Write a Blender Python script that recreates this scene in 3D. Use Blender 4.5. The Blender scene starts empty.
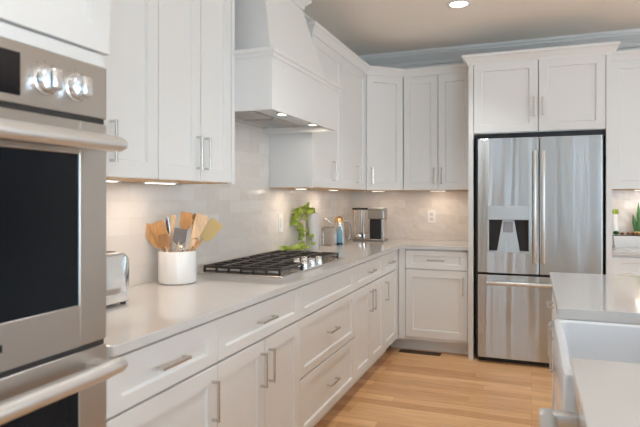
import bpy, bmesh, math, random
from mathutils import Vector, Matrix
random.seed(7)
SC = bpy.context.scene
COL = SC.collection
PI = math.pi
XL, YB, ZC = -1.698, 5.3326, 2.72          # wall planes and ceiling height
XR, YR = 4.2, -3.2

# ------------------------------------------------------------------ camera, world, lights, exposure
cam_d = bpy.data.cameras.new('camera'); cam = bpy.data.objects.new('camera', cam_d); COL.objects.link(cam)
cam.location = (0, 0, 1.3132); cam.rotation_euler = (PI/2, 0, math.radians(20.8586))
cam_d.sensor_width = 36; cam_d.lens = 554.946/640*36; cam_d.shift_y = -15.221/640
cam_d.clip_start = 0.05
cam_d.dof.use_dof = True; cam_d.dof.focus_distance = 3.9; cam_d.dof.aperture_fstop = 4.5
SC.camera = cam
W = bpy.data.worlds.new('world'); SC.world = W; W.use_nodes = True
W.node_tree.nodes['Background'].inputs[0].default_value = (0.75, 0.85, 1.0, 1)
W.node_tree.nodes['Background'].inputs[1].default_value = 1.0
SC.view_settings.view_transform = 'Standard'; SC.view_settings.look = 'None'
SC.view_settings.gamma = 1; SC.view_settings.use_curve_mapping = False
SC.view_settings.exposure = 0.18
SC.cycles.use_denoising = True
SC.cycles.max_bounces = 10; SC.cycles.diffuse_bounces = 5; SC.cycles.glossy_bounces = 5
SC.cycles.sample_clamp_indirect = 6

def area(name, loc, rot, sx, sy, watts, color, parent=None, spread=PI):
    d = bpy.data.lights.new(name, 'AREA'); d.shape = 'RECTANGLE'; d.size = sx; d.size_y = sy
    d.energy = watts; d.color = color; d.spread = spread
    o = bpy.data.objects.new(name, d); COL.objects.link(o); o.location = loc; o.rotation_euler = rot
    return o
DAY = (0.755, 0.888, 1.0); COOL = (0.60, 0.81, 1.0)
# unseen windows as area lights; narrow rear ones shaped to streak the fridge
ADDED_REAR_WINDOWS = [(-.72, 1.2, .55, 2.1, 12), (.12, 1.2, .40, 2.1, 10), (.66, 1.2, .20, 2.1, 12), (1.22, 1.2, .36, 2.1, 14), (2.9, 1.2, 2.0, 2.1, 46)]      # x, z, width, height, brightness
SIDE_WINDOWS = [(-1.7, 1.2, 1.3, 2.1), (1.0, 1.2, 2.2, 2.1), (3.4, 1.55, 1.3, 1.1)]    # y, z, width, height
for x, z, w, h, e in ADDED_REAR_WINDOWS: area('window_daylight', (x, YR+.03, z), (PI/2, 0, PI), w, h, e*w*h, COOL)
for y, z, w, h in SIDE_WINDOWS: area('window_daylight', (XR-.03, y, z), (PI/2, 0, PI/2), w, h, 11.5*w*h, DAY)

# ------------------------------------------------------------------ materials
def mat(name, col, rough=.5, metal=0, **k):
    m = bpy.data.materials.new(name); m.use_nodes = True
    b = m.node_tree.nodes['Principled BSDF']
    b.inputs['Base Color'].default_value = (*col, 1); b.inputs['Roughness'].default_value = rough
    b.inputs['Metallic'].default_value = metal
    for a, v in k.items(): b.inputs[a.replace('_', ' ')].default_value = v
    return m
def N(m, t, **k):
    n = m.node_tree.nodes.new(t)
    for a, v in k.items(): setattr(n, a, v)
    return n
def L(m, a, b): m.node_tree.links.new(a, b)
def P(m): return m.node_tree.nodes['Principled BSDF']
def coords(m, order='xyz', scale=(1, 1, 1)):
    tc = N(m, 'ShaderNodeTexCoord'); s = N(m, 'ShaderNodeSeparateXYZ'); c = N(m, 'ShaderNodeCombineXYZ'); mp = N(m, 'ShaderNodeMapping')
    L(m, tc.outputs['Object'], s.inputs[0])
    for i, ax in enumerate(order): L(m, s.outputs['xyz'.index(ax)], c.inputs[i])
    L(m, c.outputs[0], mp.inputs[0]); mp.inputs['Scale'].default_value = scale
    return mp.outputs[0]
def bump(m, height, strength=.1, dist=.01, chain=None):
    b = N(m, 'ShaderNodeBump'); b.inputs['Strength'].default_value = strength; b.inputs['Distance'].default_value = dist
    L(m, height, b.inputs['Height'])
    if chain: L(m, chain, b.inputs['Normal'])
    L(m, b.outputs[0], P(m).inputs['Normal']); return b.outputs[0]
def noise(m, vec, scale, detail=2, rough=.5):
    n = N(m, 'ShaderNodeTexNoise'); n.inputs['Scale'].default_value = scale; n.inputs['Detail'].default_value = detail
    n.inputs['Roughness'].default_value = rough
    if vec: L(m, vec, n.inputs['Vector'])
    return n
def ramp(m, fac, stops):
    r = N(m, 'ShaderNodeValToRGB'); cr = r.color_ramp
    while len(cr.elements) < len(stops): cr.elements.new(.5)
    for e, (p, c) in zip(cr.elements, stops): e.position = p; e.color = (*c, 1)
    L(m, fac, r.inputs[0]); return r.outputs[0]

M = {}
M['paint'] = mat('cabinet_paint', (.80, .785, .76), .38)
M['trim'] = mat('trim_paint', (.77, .755, .73), .4)
M['wall'] = mat('wall_paint', (.74, .73, .70), .7)
M['wall_dark'] = mat('dark_wall_paint', (.38, .41, .435), .7)  # unseen rear wall darkened so streaks stand out in the fridge steel
M['ceiling'] = mat('ceiling_paint', (.96, .90, .82), .9)
M['maple'] = mat('maple_underside', (.70, .43, .20), .45)
M['black'] = mat('black_plastic', (.012, .012, .013), .35)
M['iron'] = mat('cast_iron', (.05, .042, .038), .36)
M['dark'] = mat('dark_recess', (.03, .026, .024), .6)
M['greyplastic'] = mat('grey_plastic', (.30, .31, .32), .35)
M['silverplastic'] = mat('silver_plastic', (.55, .56, .55), .3, .6)
M['chrome'] = mat('chrome', (.86, .87, .88), .08, 1)
M['knob'] = mat('polished_knob', (.84, .87, .90), .20, 1)
M['nickel'] = mat('brushed_nickel', (.66, .65, .63), .22, 1)
M['white'] = mat('white_plastic', (.85, .84, .82), .3)
M['ceramic'] = mat('white_ceramic', (.83, .82, .80), .15)
M['fireclay'] = mat('fireclay_sink', (.80, .82, .85), .12)
M['vase'] = mat('pale_grey_ceramic', (.62, .61, .61), .35)
M['ovenglass'] = mat('oven_glass', (.006, .008, .011), .03, 0, Specular_IOR_Level=.2)
M['display'] = mat('display_glass', (.004, .005, .008), .05)
M['glass'] = mat('clear_glass', (.96, .97, .97), .0, 0, Transmission_Weight=1.0, IOR=1.12)
M['bluebottle'] = mat('blue_bottle', (.22, .46, .62), .08, 0, Transmission_Weight=.35)
M['gold'] = mat('warm_metal', (.72, .50, .28), .25, 1)
M['blackbronze'] = mat('vent_metal', (.11, .07, .045), .45, .5)
M['wood_a'] = mat('orange_wood', (.56, .30, .12), .5)
M['wood_b'] = mat('pale_wood', (.66, .47, .30), .55)
M['wood_c'] = mat('olive_wood', (.38, .20, .085), .45)
M['slate'] = mat('grey_silicone', (.16, .15, .15), .5)
M['amber'] = mat('amber_silicone', (.80, .60, .27), .35, 0, Transmission_Weight=.3)
M['leaf'] = mat('leaf_green', (.40, .52, .09), .45)
M['leaf2'] = mat('dark_leaf_green', (.06, .17, .05), .4)
M['redleaf'] = mat('reddish_succulent', (.42, .16, .10), .5)
M['soil'] = mat('soil', (.05, .035, .025), .9)
M['stem'] = mat('vine_stem', (.30, .30, .08), .6)
M['yellowpot'] = mat('yellow_pot', (.75, .66, .30), .4)
M['fabric'] = mat('dark_rubber', (.02, .02, .02), .7)

def lamp_mat(name, col, s):
    m = bpy.data.materials.new(name); m.use_nodes = True; b = P(m)
    b.inputs['Base Color'].default_value = (.9, .9, .9, 1)
    b.inputs['Emission Color'].default_value = (*col, 1); b.inputs['Emission Strength'].default_value = s
    return m
M['lamp'] = lamp_mat('lamp_glow', (1, .95, .86), 7)
M['led'] = lamp_mat('led_glow', (1, .90, .76), 3)

# brushed stainless with soft vertical waviness
def stainless(name, order, wav, rough, col=(.60, .60, .595), an=.9):
    m = mat(name, col, rough, 1, Anisotropic=an, Anisotropic_Rotation=.25)
    tg = N(m, 'ShaderNodeTangent', direction_type='RADIAL', axis='Z'); L(m, tg.outputs[0], P(m).inputs['Tangent'])
    a = noise(m, coords(m, order, (6.5, .28, 1)), 1.0, .6)
    n1 = bump(m, a.outputs['Fac'], wav, .02)
    b = noise(m, coords(m, order, (4, 900, 4)), 1.0, 1)
    mr = N(m, 'ShaderNodeMapRange'); L(m, b.outputs['Fac'], mr.inputs[0])
    mr.inputs['To Min'].default_value = rough*.97; mr.inputs['To Max'].default_value = rough*1.03
    L(m, mr.outputs[0], P(m).inputs['Roughness'])
    return m
M['steel_fridge'] = stainless('brushed_steel_fridge', 'xzy', .9, .23, (.56, .59, .60), an=1)
M['steel'] = stainless('brushed_steel_oven', 'yzx', .02, .28, (.58, .565, .545), .7)
M['handle_steel'] = mat('satin_handle_steel', (.76, .76, .75), .42, 1)
M['coffee_steel'] = mat('darker_steel', (.40, .39, .37), .3, 1)
M['steel_plain'] = mat('satin_steel', (.62, .61, .59), .25, 1)

# quartz worktop
m = M['quartz'] = mat('white_quartz', (.80, .775, .75), .10)
nq = noise(m, coords(m), 300, 2)
L(m, ramp(m, nq.outputs['Fac'], [(.3, (.60, .575, .55)), (.5, (.625, .60, .575)), (.75, (.645, .62, .595))]), P(m).inputs['Base Color'])

# glazed tile
def tile(name, order):
    m = mat(name, (.8, .75, .7), .16)
    v = coords(m, order)
    b = N(m, 'ShaderNodeTexBrick'); L(m, v, b.inputs['Vector'])
    b.offset = .5; b.inputs['Scale'].default_value = 1; b.inputs['Brick Width'].default_value = .254; b.inputs['Row Height'].default_value = .0765
    b.inputs['Mortar Size'].default_value = .0016; b.inputs['Mortar Smooth'].default_value = .6; b.inputs['Bias'].default_value = 0
    b.inputs['Color1'].default_value = (.70, .65, .60, 1); b.inputs['Color2'].default_value = (.775, .735, .69, 1)
    b.inputs['Mortar'].default_value = (.70, .66, .615, 1)
    L(m, b.outputs['Color'], P(m).inputs['Base Color'])
    inv = N(m, 'ShaderNodeMath', operation='SUBTRACT'); inv.inputs[0].default_value = 1; L(m, b.outputs['Fac'], inv.inputs[1])
    n1 = bump(m, inv.outputs[0], .35, .0012)
    nz = noise(m, v, 11, 1)
    bump(m, nz.outputs['Fac'], .5, .016, n1)
    return m
M['tile_y'] = tile('glazed_tile_y', 'yzx'); M['tile_x'] = tile('glazed_tile_x', 'xzy')

# oak strip floor
m = M['floor'] = mat('oak_strip_floor', (.5, .3, .15), .3, 0, Specular_IOR_Level=.35)
v = coords(m)
b = N(m, 'ShaderNodeTexBrick'); L(m, v, b.inputs['Vector'])
b.offset = .37; b.offset_frequency = 3; b.squash = .8; b.squash_frequency = 5
b.inputs['Scale'].default_value = 1; b.inputs['Brick Width'].default_value = 1.05; b.inputs['Row Height'].default_value = .088
b.inputs['Mortar Size'].default_value = .0009; b.inputs['Mortar Smooth'].default_value = .3
b.inputs['Color1'].default_value = (.62, .315, .135, 1); b.inputs['Color2'].default_value = (.86, .52, .26, 1)
b.inputs['Mortar'].default_value = (.34, .17, .075, 1)
g = noise(m, coords(m, 'xyz', (1.6, 26, 1)), 2.2, 5, .6)
gc = ramp(m, g.outputs['Fac'], [(.3, (.80, .76, .70)), (.55, (1, 1, 1)), (.8, (1.12, 1.12, 1.1))])
mx = N(m, 'ShaderNodeMix', data_type='RGBA', blend_type='MULTIPLY'); mx.inputs[0].default_value = 1
L(m, b.outputs['Color'], mx.inputs[6]); L(m, gc, mx.inputs[7]); L(m, mx.outputs[2], P(m).inputs['Base Color'])
inv = N(m, 'ShaderNodeMath', operation='SUBTRACT'); inv.inputs[0].default_value = 1; L(m, b.outputs['Fac'], inv.inputs[1])
bump(m, inv.outputs[0], .25, .001)

# wood grain for the utensils
for k in ('wood_a', 'wood_b', 'wood_c', 'maple'):
    m = M[k]; c = P(m).inputs['Base Color'].default_value[:3]
    g = noise(m, coords(m, 'xyz', (30, 30, 6)), 2, 3)
    L(m, ramp(m, g.outputs['Fac'], [(.3, tuple(x*.75 for x in c)), (.7, tuple(min(1, x*1.2) for x in c))]), P(m).inputs['Base Color'])

# ------------------------------------------------------------------ mesh helpers
ROOT = {}
class B:
    def __init__(s): s.bm = bmesh.new()
    def box(s, x0, x1, y0, y1, z0, z1, bev=0, seg=2):
        r = bmesh.ops.create_cube(s.bm, size=1)
        for v in r['verts']:
            v.co = Vector((x0+(v.co.x+.5)*(x1-x0), y0+(v.co.y+.5)*(y1-y0), z0+(v.co.z+.5)*(z1-z0)))
        if bev:
            e = list({e for v in r['verts'] for e in v.link_edges})
            bmesh.ops.bevel(s.bm, geom=e, offset=bev, segments=seg, affect='EDGES', profile=.5)
        return s
    def tube(s, pts, r, seg=10, caps=True):
        pts = [Vector(p) for p in pts]; rs = r if isinstance(r, (list, tuple)) else [r]*len(pts)
        up = None; rings = []
        for i, p in enumerate(pts):
            t = (pts[min(i+1, len(pts)-1)]-pts[max(i-1, 0)]).normalized()
            if up is None: up = t.orthogonal().normalized()
            up = (up-t*up.dot(t)).normalized(); w = t.cross(up)
            rings.append([s.bm.verts.new(p+(up*math.cos(a)+w*math.sin(a))*rs[i]) for a in (2*PI*k/seg for k in range(seg))])
        for a, b in zip(rings, rings[1:]):
            for k in range(seg): s.bm.faces.new((a[k], a[(k+1) % seg], b[(k+1) % seg], b[k]))
        if caps: s.bm.faces.new(rings[0][::-1]); s.bm.faces.new(rings[-1])
        return s
    def lathe(s, prof, c=(0, 0, 0), axis='z', seg=32, sx=1, sy=1):
        """prof: (radius, height) pairs, closed by end caps"""
        c = Vector(c); rings = []
        def at(r, h, a):
            u, w = r*math.cos(a)*sx, r*math.sin(a)*sy
            return c+Vector({'z': (u, w, h), 'x': (h, u, w), 'y': (w, h, u)}[axis])
        for r, h in prof: rings.append([s.bm.verts.new(at(r, h, 2*PI*k/seg)) for k in range(seg)])
        for a, b in zip(rings, rings[1:]):
            for k in range(seg): s.bm.faces.new((a[k], a[(k+1) % seg], b[(k+1) % seg], b[k]))
        s.bm.faces.new(rings[0][::-1]); s.bm.faces.new(rings[-1])
        return s
    def sweep(s, path, prof, closed_prof=True):
        """sweep a profile of (outward offset, z) along an XY path; outward is to the right of travel"""
        P_ = [Vector(p) for p in path]; n = len(P_); offs = []
        for i in range(n):
            d0 = (P_[i]-P_[i-1]).normalized() if i else None
            d1 = (P_[i+1]-P_[i]).normalized() if i < n-1 else None
            if d0 is None: d0 = d1
            if d1 is None: d1 = d0
            n0, n1 = Vector((d0.y, -d0.x)), Vector((d1.y, -d1.x))
            mm = (n0+n1).normalized(); offs.append(mm/max(.2, mm.dot(n0)))
        rings = [[s.bm.verts.new((p.x+o.x*u, p.y+o.y*u, z)) for u, z in prof] for p, o in zip(P_, offs)]
        k = len(prof)
        for a, b in zip(rings, rings[1:]):
            for i in range(k): s.bm.faces.new((a[i], a[(i+1) % k], b[(i+1) % k], b[i]))
        s.bm.faces.new(rings[0][::-1]); s.bm.faces.new(rings[-1])
        return s
    def prism(s, poly, z0, z1):
        a = [s.bm.verts.new((x, y, z0)) for x, y in poly]; b = [s.bm.verts.new((x, y, z1)) for x, y in poly]
        n = len(poly)
        for i in range(n): s.bm.faces.new((a[i], a[(i+1) % n], b[(i+1) % n], b[i]))
        s.bm.faces.new(a[::-1]); s.bm.faces.new(b); return s
    def hexa(s, p):
        """eight corners: bottom ring then top ring"""
        v = [s.bm.verts.new(q) for q in p]
        for f in ((3, 2, 1, 0), (4, 5, 6, 7), (0, 1, 5, 4), (1, 2, 6, 5), (2, 3, 7, 6), (3, 0, 4, 7)): s.bm.faces.new([v[i] for i in f])
        return s
    def shaker(s, x0, x1, z0, z1, t=.02, fx=.062, fz=.062, rec=.011, y=0):
        """panel door or drawer front, its face at y, its back at y + t"""
        def ring(i, j, yy): return [s.bm.verts.new(q) for q in ((x0+i, yy, z0+j), (x1-i, yy, z0+j), (x1-i, yy, z1-j), (x0+i, yy, z1-j))]
        R = [ring(0, 0, y+t), ring(0, 0, y+.0018), ring(.0018, .0018, y), ring(fx, fz, y), ring(fx+.005, fz+.005, y+rec)]
        s.bm.faces.new(R[0][::-1])
        for a, b in zip(R, R[1:]):
            for k in range(4): s.bm.faces.new((a[k], a[(k+1) % 4], b[(k+1) % 4], b[k]))
        s.bm.faces.new(R[-1]); return s
    def xf(s, mtx): bmesh.ops.transform(s.bm, matrix=mtx, verts=s.bm.verts); return s
    def build(s, name, material, parent=None, local=False, origin=None, smooth=False, **props):
        bm = s.bm
        bmesh.ops.recalc_face_normals(bm, faces=bm.faces)
        root = parent
        while root and root.parent: root = root.parent
        if root and not local: bmesh.ops.transform(bm, matrix=ROOT[root.name].inverted(), verts=bm.verts)
        if origin and not parent: bmesh.ops.translate(bm, vec=-Vector(origin), verts=bm.verts)
        me = bpy.data.meshes.new(name); bm.to_mesh(me); bm.free()
        o = bpy.data.objects.new(name, me); COL.objects.link(o)
        me.materials.append(material if not isinstance(material, str) else M[material])
        if parent: o.parent = parent
        elif origin: o.location = origin
        if not parent: ROOT[o.name] = Matrix.Translation(origin or (0, 0, 0))
        if smooth:
            for p in me.polygons: p.use_smooth = True
            try: me.set_sharp_from_angle(angle=math.radians(38))
            except Exception: pass
        for k, v in props.items(): o[k] = v
        return o
def thing(name, label, cat, loc=(0, 0, 0), rz=0, group=None):
    o = bpy.data.objects.new(name, None); COL.objects.link(o); o.empty_display_size = .05
    o.location = loc; o.rotation_euler = (0, 0, rz); o['label'] = label; o['category'] = cat
    if group: o['group'] = group
    ROOT[o.name] = Matrix.Translation(loc) @ Matrix.Rotation(rz, 4, 'Z')
    return o
def box(*a, **k): return B().box(*a, **k)

# ------------------------------------------------------------------ the room
S = dict(kind='structure')
box(XL-.1, XR+.1, YR-.1, YB+.1, -.1, 0).build('floor', 'floor', **S)
box(XL-.1, XR+.1, YR-.1, YB+.1, ZC, ZC+.1).build('ceiling', 'ceiling', **S)
wl = box(XL-.1, XL, YR, YB, 0, ZC).build('wall_left', 'wall', **S)
wb = box(XL-.1, XR+.1, YB, YB+.1, 0, ZC).build('wall_back', 'wall', **S)
box(XR, XR+.1, YR, YB, 0, ZC).build('wall_right', 'wall', **S)
box(XL-.1, XR+.1, YR-.1, YR, 0, ZC).build('wall_rear', 'wall_dark', **S)
B().box(XL, XL+.008, 1.2, YB, .9155, 1.383).box(XL, XL+.008, 2.422, 3.452, 1.383, 1.80).build('tile_backsplash', 'tile_y', wl, **S)
box(XL+.008, -.48, YB-.008, YB, .9155, 1.383).build('tile_backsplash', 'tile_x', wb, **S)
box(.566, 2.2, YB-.008, YB, .9155, 1.383).build('tile_backsplash', 'tile_x', wb, **S)
CROWN = [(0, 2.59), (.012, 2.59), (.018, 2.602), (.018, 2.622), (.03, 2.632), (.05, 2.655), (.072, 2.672), (.078, 2.678), (.078, 2.69), (.09, 2.697), (.09, ZC), (0, ZC)]
B().sweep([(XL, YR), (XL, YB), (XR, YB), (XR, YR), (XL, YR)], CROWN).build('trim_1', 'trim', **S)
for i, (x, z, w, h, e) in enumerate(ADDED_REAR_WINDOWS):  # frames round the added, unseen rear windows
    f = B()
    for a in ((x-w/2-.09, x-w/2, z-h/2-.09, z+h/2+.09), (x+w/2, x+w/2+.09, z-h/2-.09, z+h/2+.09), (x-w/2, x+w/2, z+h/2, z+h/2+.09), (x-w/2, x+w/2, z-h/2-.09, z-h/2)):
        f.box(a[0], a[1], YR, YR+.05, a[2], a[3])
    f.box(x-w/2, x+w/2, YR, YR+.05, z-.02, z+.02)
    f.build('window_%d' % (i+1), 'trim', **S)
for i, (y, z, w, h) in enumerate(SIDE_WINDOWS):
    f = B()
    for a in ((y-w/2-.09, y-w/2, z-h/2-.09, z+h/2+.09), (y+w/2, y+w/2+.09, z-h/2-.09, z+h/2+.09), (y-w/2, y+w/2, z+h/2, z+h/2+.09), (y-w/2, y+w/2, z-h/2-.09, z-h/2)):
        f.box(XR-.05, XR, a[0], a[1], a[2], a[3])
    f.box(XR-.05, XR, y-.02, y+.02, z-h/2, z+h/2).box(XR-.05, XR, y-w/2, y+w/2, z-.02, z+.02)
    f.build('window_%d' % (i+1+len(ADDED_REAR_WINDOWS)), 'trim', **S)

# ------------------------------------------------------------------ cabinets
def pull(parent, x, z, vertical, n=.148, y=0):
    """square bar pull on two posts, standing off the door face at y"""
    b = B(); h = n/2; t = .005
    if vertical:
        b.box(x-t, x+t, y-.032, y-.024, z-h, z+h, .0012, 1)
        for q in (-1, 1): b.box(x-t, x+t, y-.025, y, z+q*(h-.006)-.005, z+q*(h-.006)+.005, .001, 1)
    else:
        b.box(x-h, x+h, y-.032, y-.024, z-t, z+t, .0012, 1)
        for q in (-1, 1): b.box(x+q*(h-.006)-.005, x+q*(h-.006)+.005, y-.025, y, z-t, z+t, .001, 1)
    return b.build('pull', 'nickel', parent, local=True)
G = .002
def drawer(c, x0, x1, z0, z1, pulls=True):
    d = B().shaker(x0+G, x1-G, z0+G, z1-G, fx=.058, fz=.042).build('drawer', 'paint', c, local=True)
    if pulls: pull(d, (x0+x1)/2, (z0+z1)/2, False)
    return d
def door(c, x0, x1, z0, z1, px=None, pz=None, name='door'):
    d = B().shaker(x0+G, x1-G, z0+G, z1-G).build(name, 'paint', c, local=True)
    if px is not None: pull(d, px, pz, True)
    return d
RL, RB, RI = PI/2, 0, -PI/2
def base_cabinet(label, loc, rz, w, depth=.60, z1=.884, kick=True, name='base_cabinet', ends=(0, 0)):
    c = thing(name, label, 'cabinet', loc, rz, 'white base cabinets along the walls')
    B().box(.001, w-.001, .02, depth, .105, z1).build('body', 'paint', c, local=True)
    if kick: B().box(.001-ends[0], w-.001+ends[1], .095, .115, 0, .105).build('toe_kick', 'paint', c, local=True)
    return c
FX = XL+.625                                    # front plane of the run along the left wall
y0 = 1.195
c = base_cabinet('white base cabinet next to the wall oven, one drawer over one door, beneath the toaster', (FX, y0, 0), RL, 1.763-y0)
w = 1.763-y0; drawer(c, 0, w, .712, .872); door(c, 0, w, .115, .708, w-.037, .585)
c = base_cabinet('white base cabinet with drawer over two doors, beneath the utensil crock', (FX, 1.763, 0), RL, .772)
drawer(c, 0, .772, .712, .872); door(c, 0, .385, .115, .708, .348, .585); door(c, .387, .772, .115, .708, .424, .585)
c = base_cabinet('white base cabinet of stacked wide drawers directly beneath the gas cooktop', (FX, 2.535, 0), RL, .925)
drawer(c, 0, .925, .712, .872, False); drawer(c, 0, .925, .413, .708); drawer(c, 0, .925, .115, .409)
c = base_cabinet('white base cabinet with drawer over two doors, between cooktop drawers and narrow corner cabinet', (FX, 3.46, 0), RL, .756)
drawer(c, 0, .756, .712, .872); door(c, 0, .377, .115, .708, .34, .585); door(c, .379, .756, .115, .708, .416, .585)
c = base_cabinet('narrow white base cabinet with small drawer and single door at the inside corner', (FX, 4.216, 0), RL, .44)
drawer(c, 0, .44, .712, .872); door(c, 0, .44, .115, .708, .04, .585)
B().box(.44, .492, .002, .022, .105, .884).build('filler_strip', 'paint', c, local=True)
FYB = YB-.625
c = base_cabinet('white base cabinet with drawer over single door against the refrigerator panel', (-1.01, FYB, 0), RB, .528, ends=(.15, 0))
drawer(c, 0, .52, .712, .872); door(c, 0, .52, .13, .708, .483, .585)
B().box(-.061, -.001, .004, .022, .105, .884).build('filler_strip', 'paint', c, local=True)
c = base_cabinet('white base cabinet on the far side of the refrigerator under the planter', (.568, FYB, 0), RB, .76)
drawer(c, 0, .76, .712, .872); door(c, 0, .379, .115, .708, .34, .585); door(c, .381, .76, .115, .708, .42, .585)

# worktops
def slab(poly, z0, z1, name, mat_, label, bev=.004, org=None):
    b = B().prism(poly, z0, z1)
    e = [e for e in b.bm.edges]
    bmesh.ops.bevel(b.bm, geom=e, offset=bev, segments=2, affect='EDGES', profile=.5)
    return b.build(name, mat_, origin=org, label=label, category='countertop')
CF, CB = XL+.65, YB-.65
slab([(XL+.0085, 1.1935), (CF-.012, 1.1935), (CF-.0035, 1.197), (CF, 1.2055), (CF, CB), (-.481, CB), (-.481, YB-.0085), (XL+.0085, YB-.0085)],
     .885, .915, 'countertop', 'quartz', 'long white quartz countertop turning the corner, holding the cooktop', .003, (-1.4, 3, .885))
slab([(.566, CB), (1.33, CB), (1.33, YB-.0085), (.566, YB-.0085)], .885, .915, 'countertop', 'quartz', 'short white quartz countertop behind the refrigerator side, under the planter', .003, (.9, 5, .885))

# wall cabinets
UZ0, UZ1 = 1.3845, 2.433
UCROWN = [(0, 2.415), (.006, 2.415), (.010, 2.43), (.016, 2.44), (.030, 2.459), (.040, 2.467), (.042, 2.471), (.042, 2.485), (0, 2.485)]
def wall_cabinet(label, loc, rz, w, crown_path=None, depth=.3235, z0=UZ0, z1=UZ1, poly=None, crown=UCROWN, name='wall_cabinet'):
    c = thing(name, label, 'cabinet', loc, rz, 'white upper cabinets along the walls')
    if poly is None: poly = [(.001, .02), (w-.001, .02), (w-.001, depth), (.001, depth)]
    B().prism(poly, z0+.004, z1).build('body', 'paint', c, local=True)
    B().prism(poly, z0+.001, z0+.0038).build('underside', 'maple', c, local=True)
    if crown_path: B().sweep(crown_path, crown).build('crown', 'paint', c, local=True)
    return c
UX = XL+.325
D0, D1 = UZ0+.002, 2.416
c = wall_cabinet('white upper cabinet nearest the wall oven, over the toaster', (UX, 1.2, 0), RL, .617, [(0, .002), (.617, .002)])
door(c, 0, .311, D0, D1, .275, 1.513); door(c, .313, .617, D0, D1, .348, 1.513)
c = wall_cabinet('white double-door upper cabinet between the oven end cabinet and the range hood, above the crock', (UX, 1.818, 0), RL, .602, [(0, .002), (.602, .002), (.602, .318)])
door(c, 0, .297, D0, D1, .266, 1.513); door(c, .299, .566, D0, D1, .33, 1.513)
B().box(.568, .601, 0, .02, UZ0, UZ1).build('end_stile', 'paint', c, local=True)
c = wall_cabinet('white double-door upper cabinet between the range hood and the corner, above the vase', (UX, 3.454, 0), RL, 1.290, [(0, .318), (0, .002), (1.290, .002)])
B().box(.001, .034, 0, .02, UZ0, UZ1).build('end_stile', 'paint', c, local=True)
door(c, .035, .627, D0, D1, .41, 1.513); door(c, .629, 1.28, D0, D1, 1.0, 1.513)
# diagonal corner unit
pa, pb = Vector((UX, 4.748)), Vector((-1.096, YB-.325))
ang = math.atan2(pb.y-pa.y, pb.x-pa.x); wd = (pb-pa).length
c = thing('corner_wall_cabinet', 'single-door white upper cabinet set diagonally across the corner over the coffee maker', 'cabinet', (pa.x, pa.y, 0), ang)
rim = [(UX-.012, 4.752), (-1.098, YB-.313), (-1.098, YB-.0005), (XL+.0005, YB-.0005), (XL+.0005, 4.752)]
B().prism(rim, UZ0+.004, UZ1).build('body', 'paint', c)
B().prism(rim, UZ0+.001, UZ0+.0038).build('underside', 'maple', c)
door(c, .006, wd-.004, D0, D1, .055, 1.513)
B().sweep([(0, .002), (wd, .002)], UCROWN).build('crown', 'paint', c, local=True)
c = wall_cabinet('white double-door upper cabinet between the corner and the refrigerator surround', (-1.095, YB-.325, 0), RB, .613, [(0, .002), (.613, .002)])
door(c, .002, .313, D0, D1, .281, 1.513); door(c, .315, .611, D0, D1, .347, 1.513)
c = wall_cabinet('white upper cabinet past the refrigerator, over the succulent planter', (.568, YB-.325, 0), RB, .76, [(0, .002), (.76, .002)])
door(c, .03, .39, D0, D1, .36, 1.513); door(c, .392, .758, D0, D1, .425, 1.513)

# refrigerator surround: side panels and the cabinet over the fridge
FS = 4.66
c = thing('refrigerator_cabinet', 'tall white surround with a two-door cabinet above the steel refrigerator', 'cabinet', (-.48, FS, 0), 0)
box(-.48, -.4415, FS, YB-.009, 0, 2.41).build('side_panel', 'paint', c)
box(.5245, .565, FS, YB-.009, 0, 2.41).build('side_panel', 'paint', c)
box(-.4413, .5243, FS+.022, YB-.009, 1.835, 2.41).build('body', 'paint', c)
box(-.4413, .5243, FS+.06, FS+.075, 1.80, 1.835).build('top_gasket', 'black', c)  # black strip stands in for shade in the gap over the refrigerator
door(c, .0405, .5285, 1.838, 2.402, .498, 2.03); door(c, .5315, 1.002, 1.838, 2.402, .562, 2.03)
FCR = [(0, 2.395), (.006, 2.395), (.010, 2.41), (.018, 2.422), (.034, 2.445), (.046, 2.452), (.048, 2.456), (.048, 2.473), (0, 2.473)]
B().sweep([(-.48, 4.935), (-.48, FS), (.565, FS), (.565, 4.935)], FCR).box(-.478, .563, FS+.004, YB-.01, 2.395, 2.47).build('crown', 'paint', c)

# ------------------------------------------------------------------ refrigerator
r = thing('refrigerator', 'stainless steel french-door refrigerator with bottom freezer and water dispenser', 'refrigerator', (.046, 4.7, 0), 0)
FF = 4.608
box(-.425, .51, FF+.075, YB-.06, .02, 1.80).build('cabinet_body', 'black', r)
box(-.402, .494, FF+.07, FF+.11, 0, .055).build('kick_grille', 'dark', r)
dl = B()
X0, X1 = -.402, .0515
# left door built round the dispenser opening
dz0, dz1 = .722, 1.788; ox0, ox1, oz0, oz1 = -.316, -.020, .893, 1.145
dl.box(X0, ox0, FF, FF+.07, dz0, dz1, .0045).box(ox1, X1, FF, FF+.07, dz0, dz1, .0045)
dl.box(ox0-.004, ox1+.004, FF+.0002, FF+.07, oz1, dz1, .0005, 1).box(ox0-.004, ox1+.004, FF+.0002, FF+.07, dz0, oz0, .0005, 1)
ldoor = dl.build('door', 'steel_fridge', r)
rdoor = box(.0575, .494, FF, FF+.07, dz0, dz1, .0045).build('door', 'steel_fridge', r)
fz = box(-.402, .494, FF, FF+.07, .045, .706, .0045).build('freezer_drawer', 'steel_fridge', r)
def bar_handle(parent, p0, p1, rad, so, name='handle', material='handle_steel', axis='y'):
    p0, p1 = Vector(p0), Vector(p1); b = B(); u = (p1-p0).normalized(); off = Vector((0, so, 0))
    b.tube([p0, p0+u*.004, p1-u*.004, p1], [rad*.8, rad, rad, rad*.8], 14)
    for q in (p0+u*.03, p1-u*.03): b.tube([q, q+off], rad*.85, 10)
    return b.build(name, material, parent, smooth=True)
bar_handle(ldoor, (.024, FF-.055, .81), (.024, FF-.055, 1.678), .0125, .056)
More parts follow.
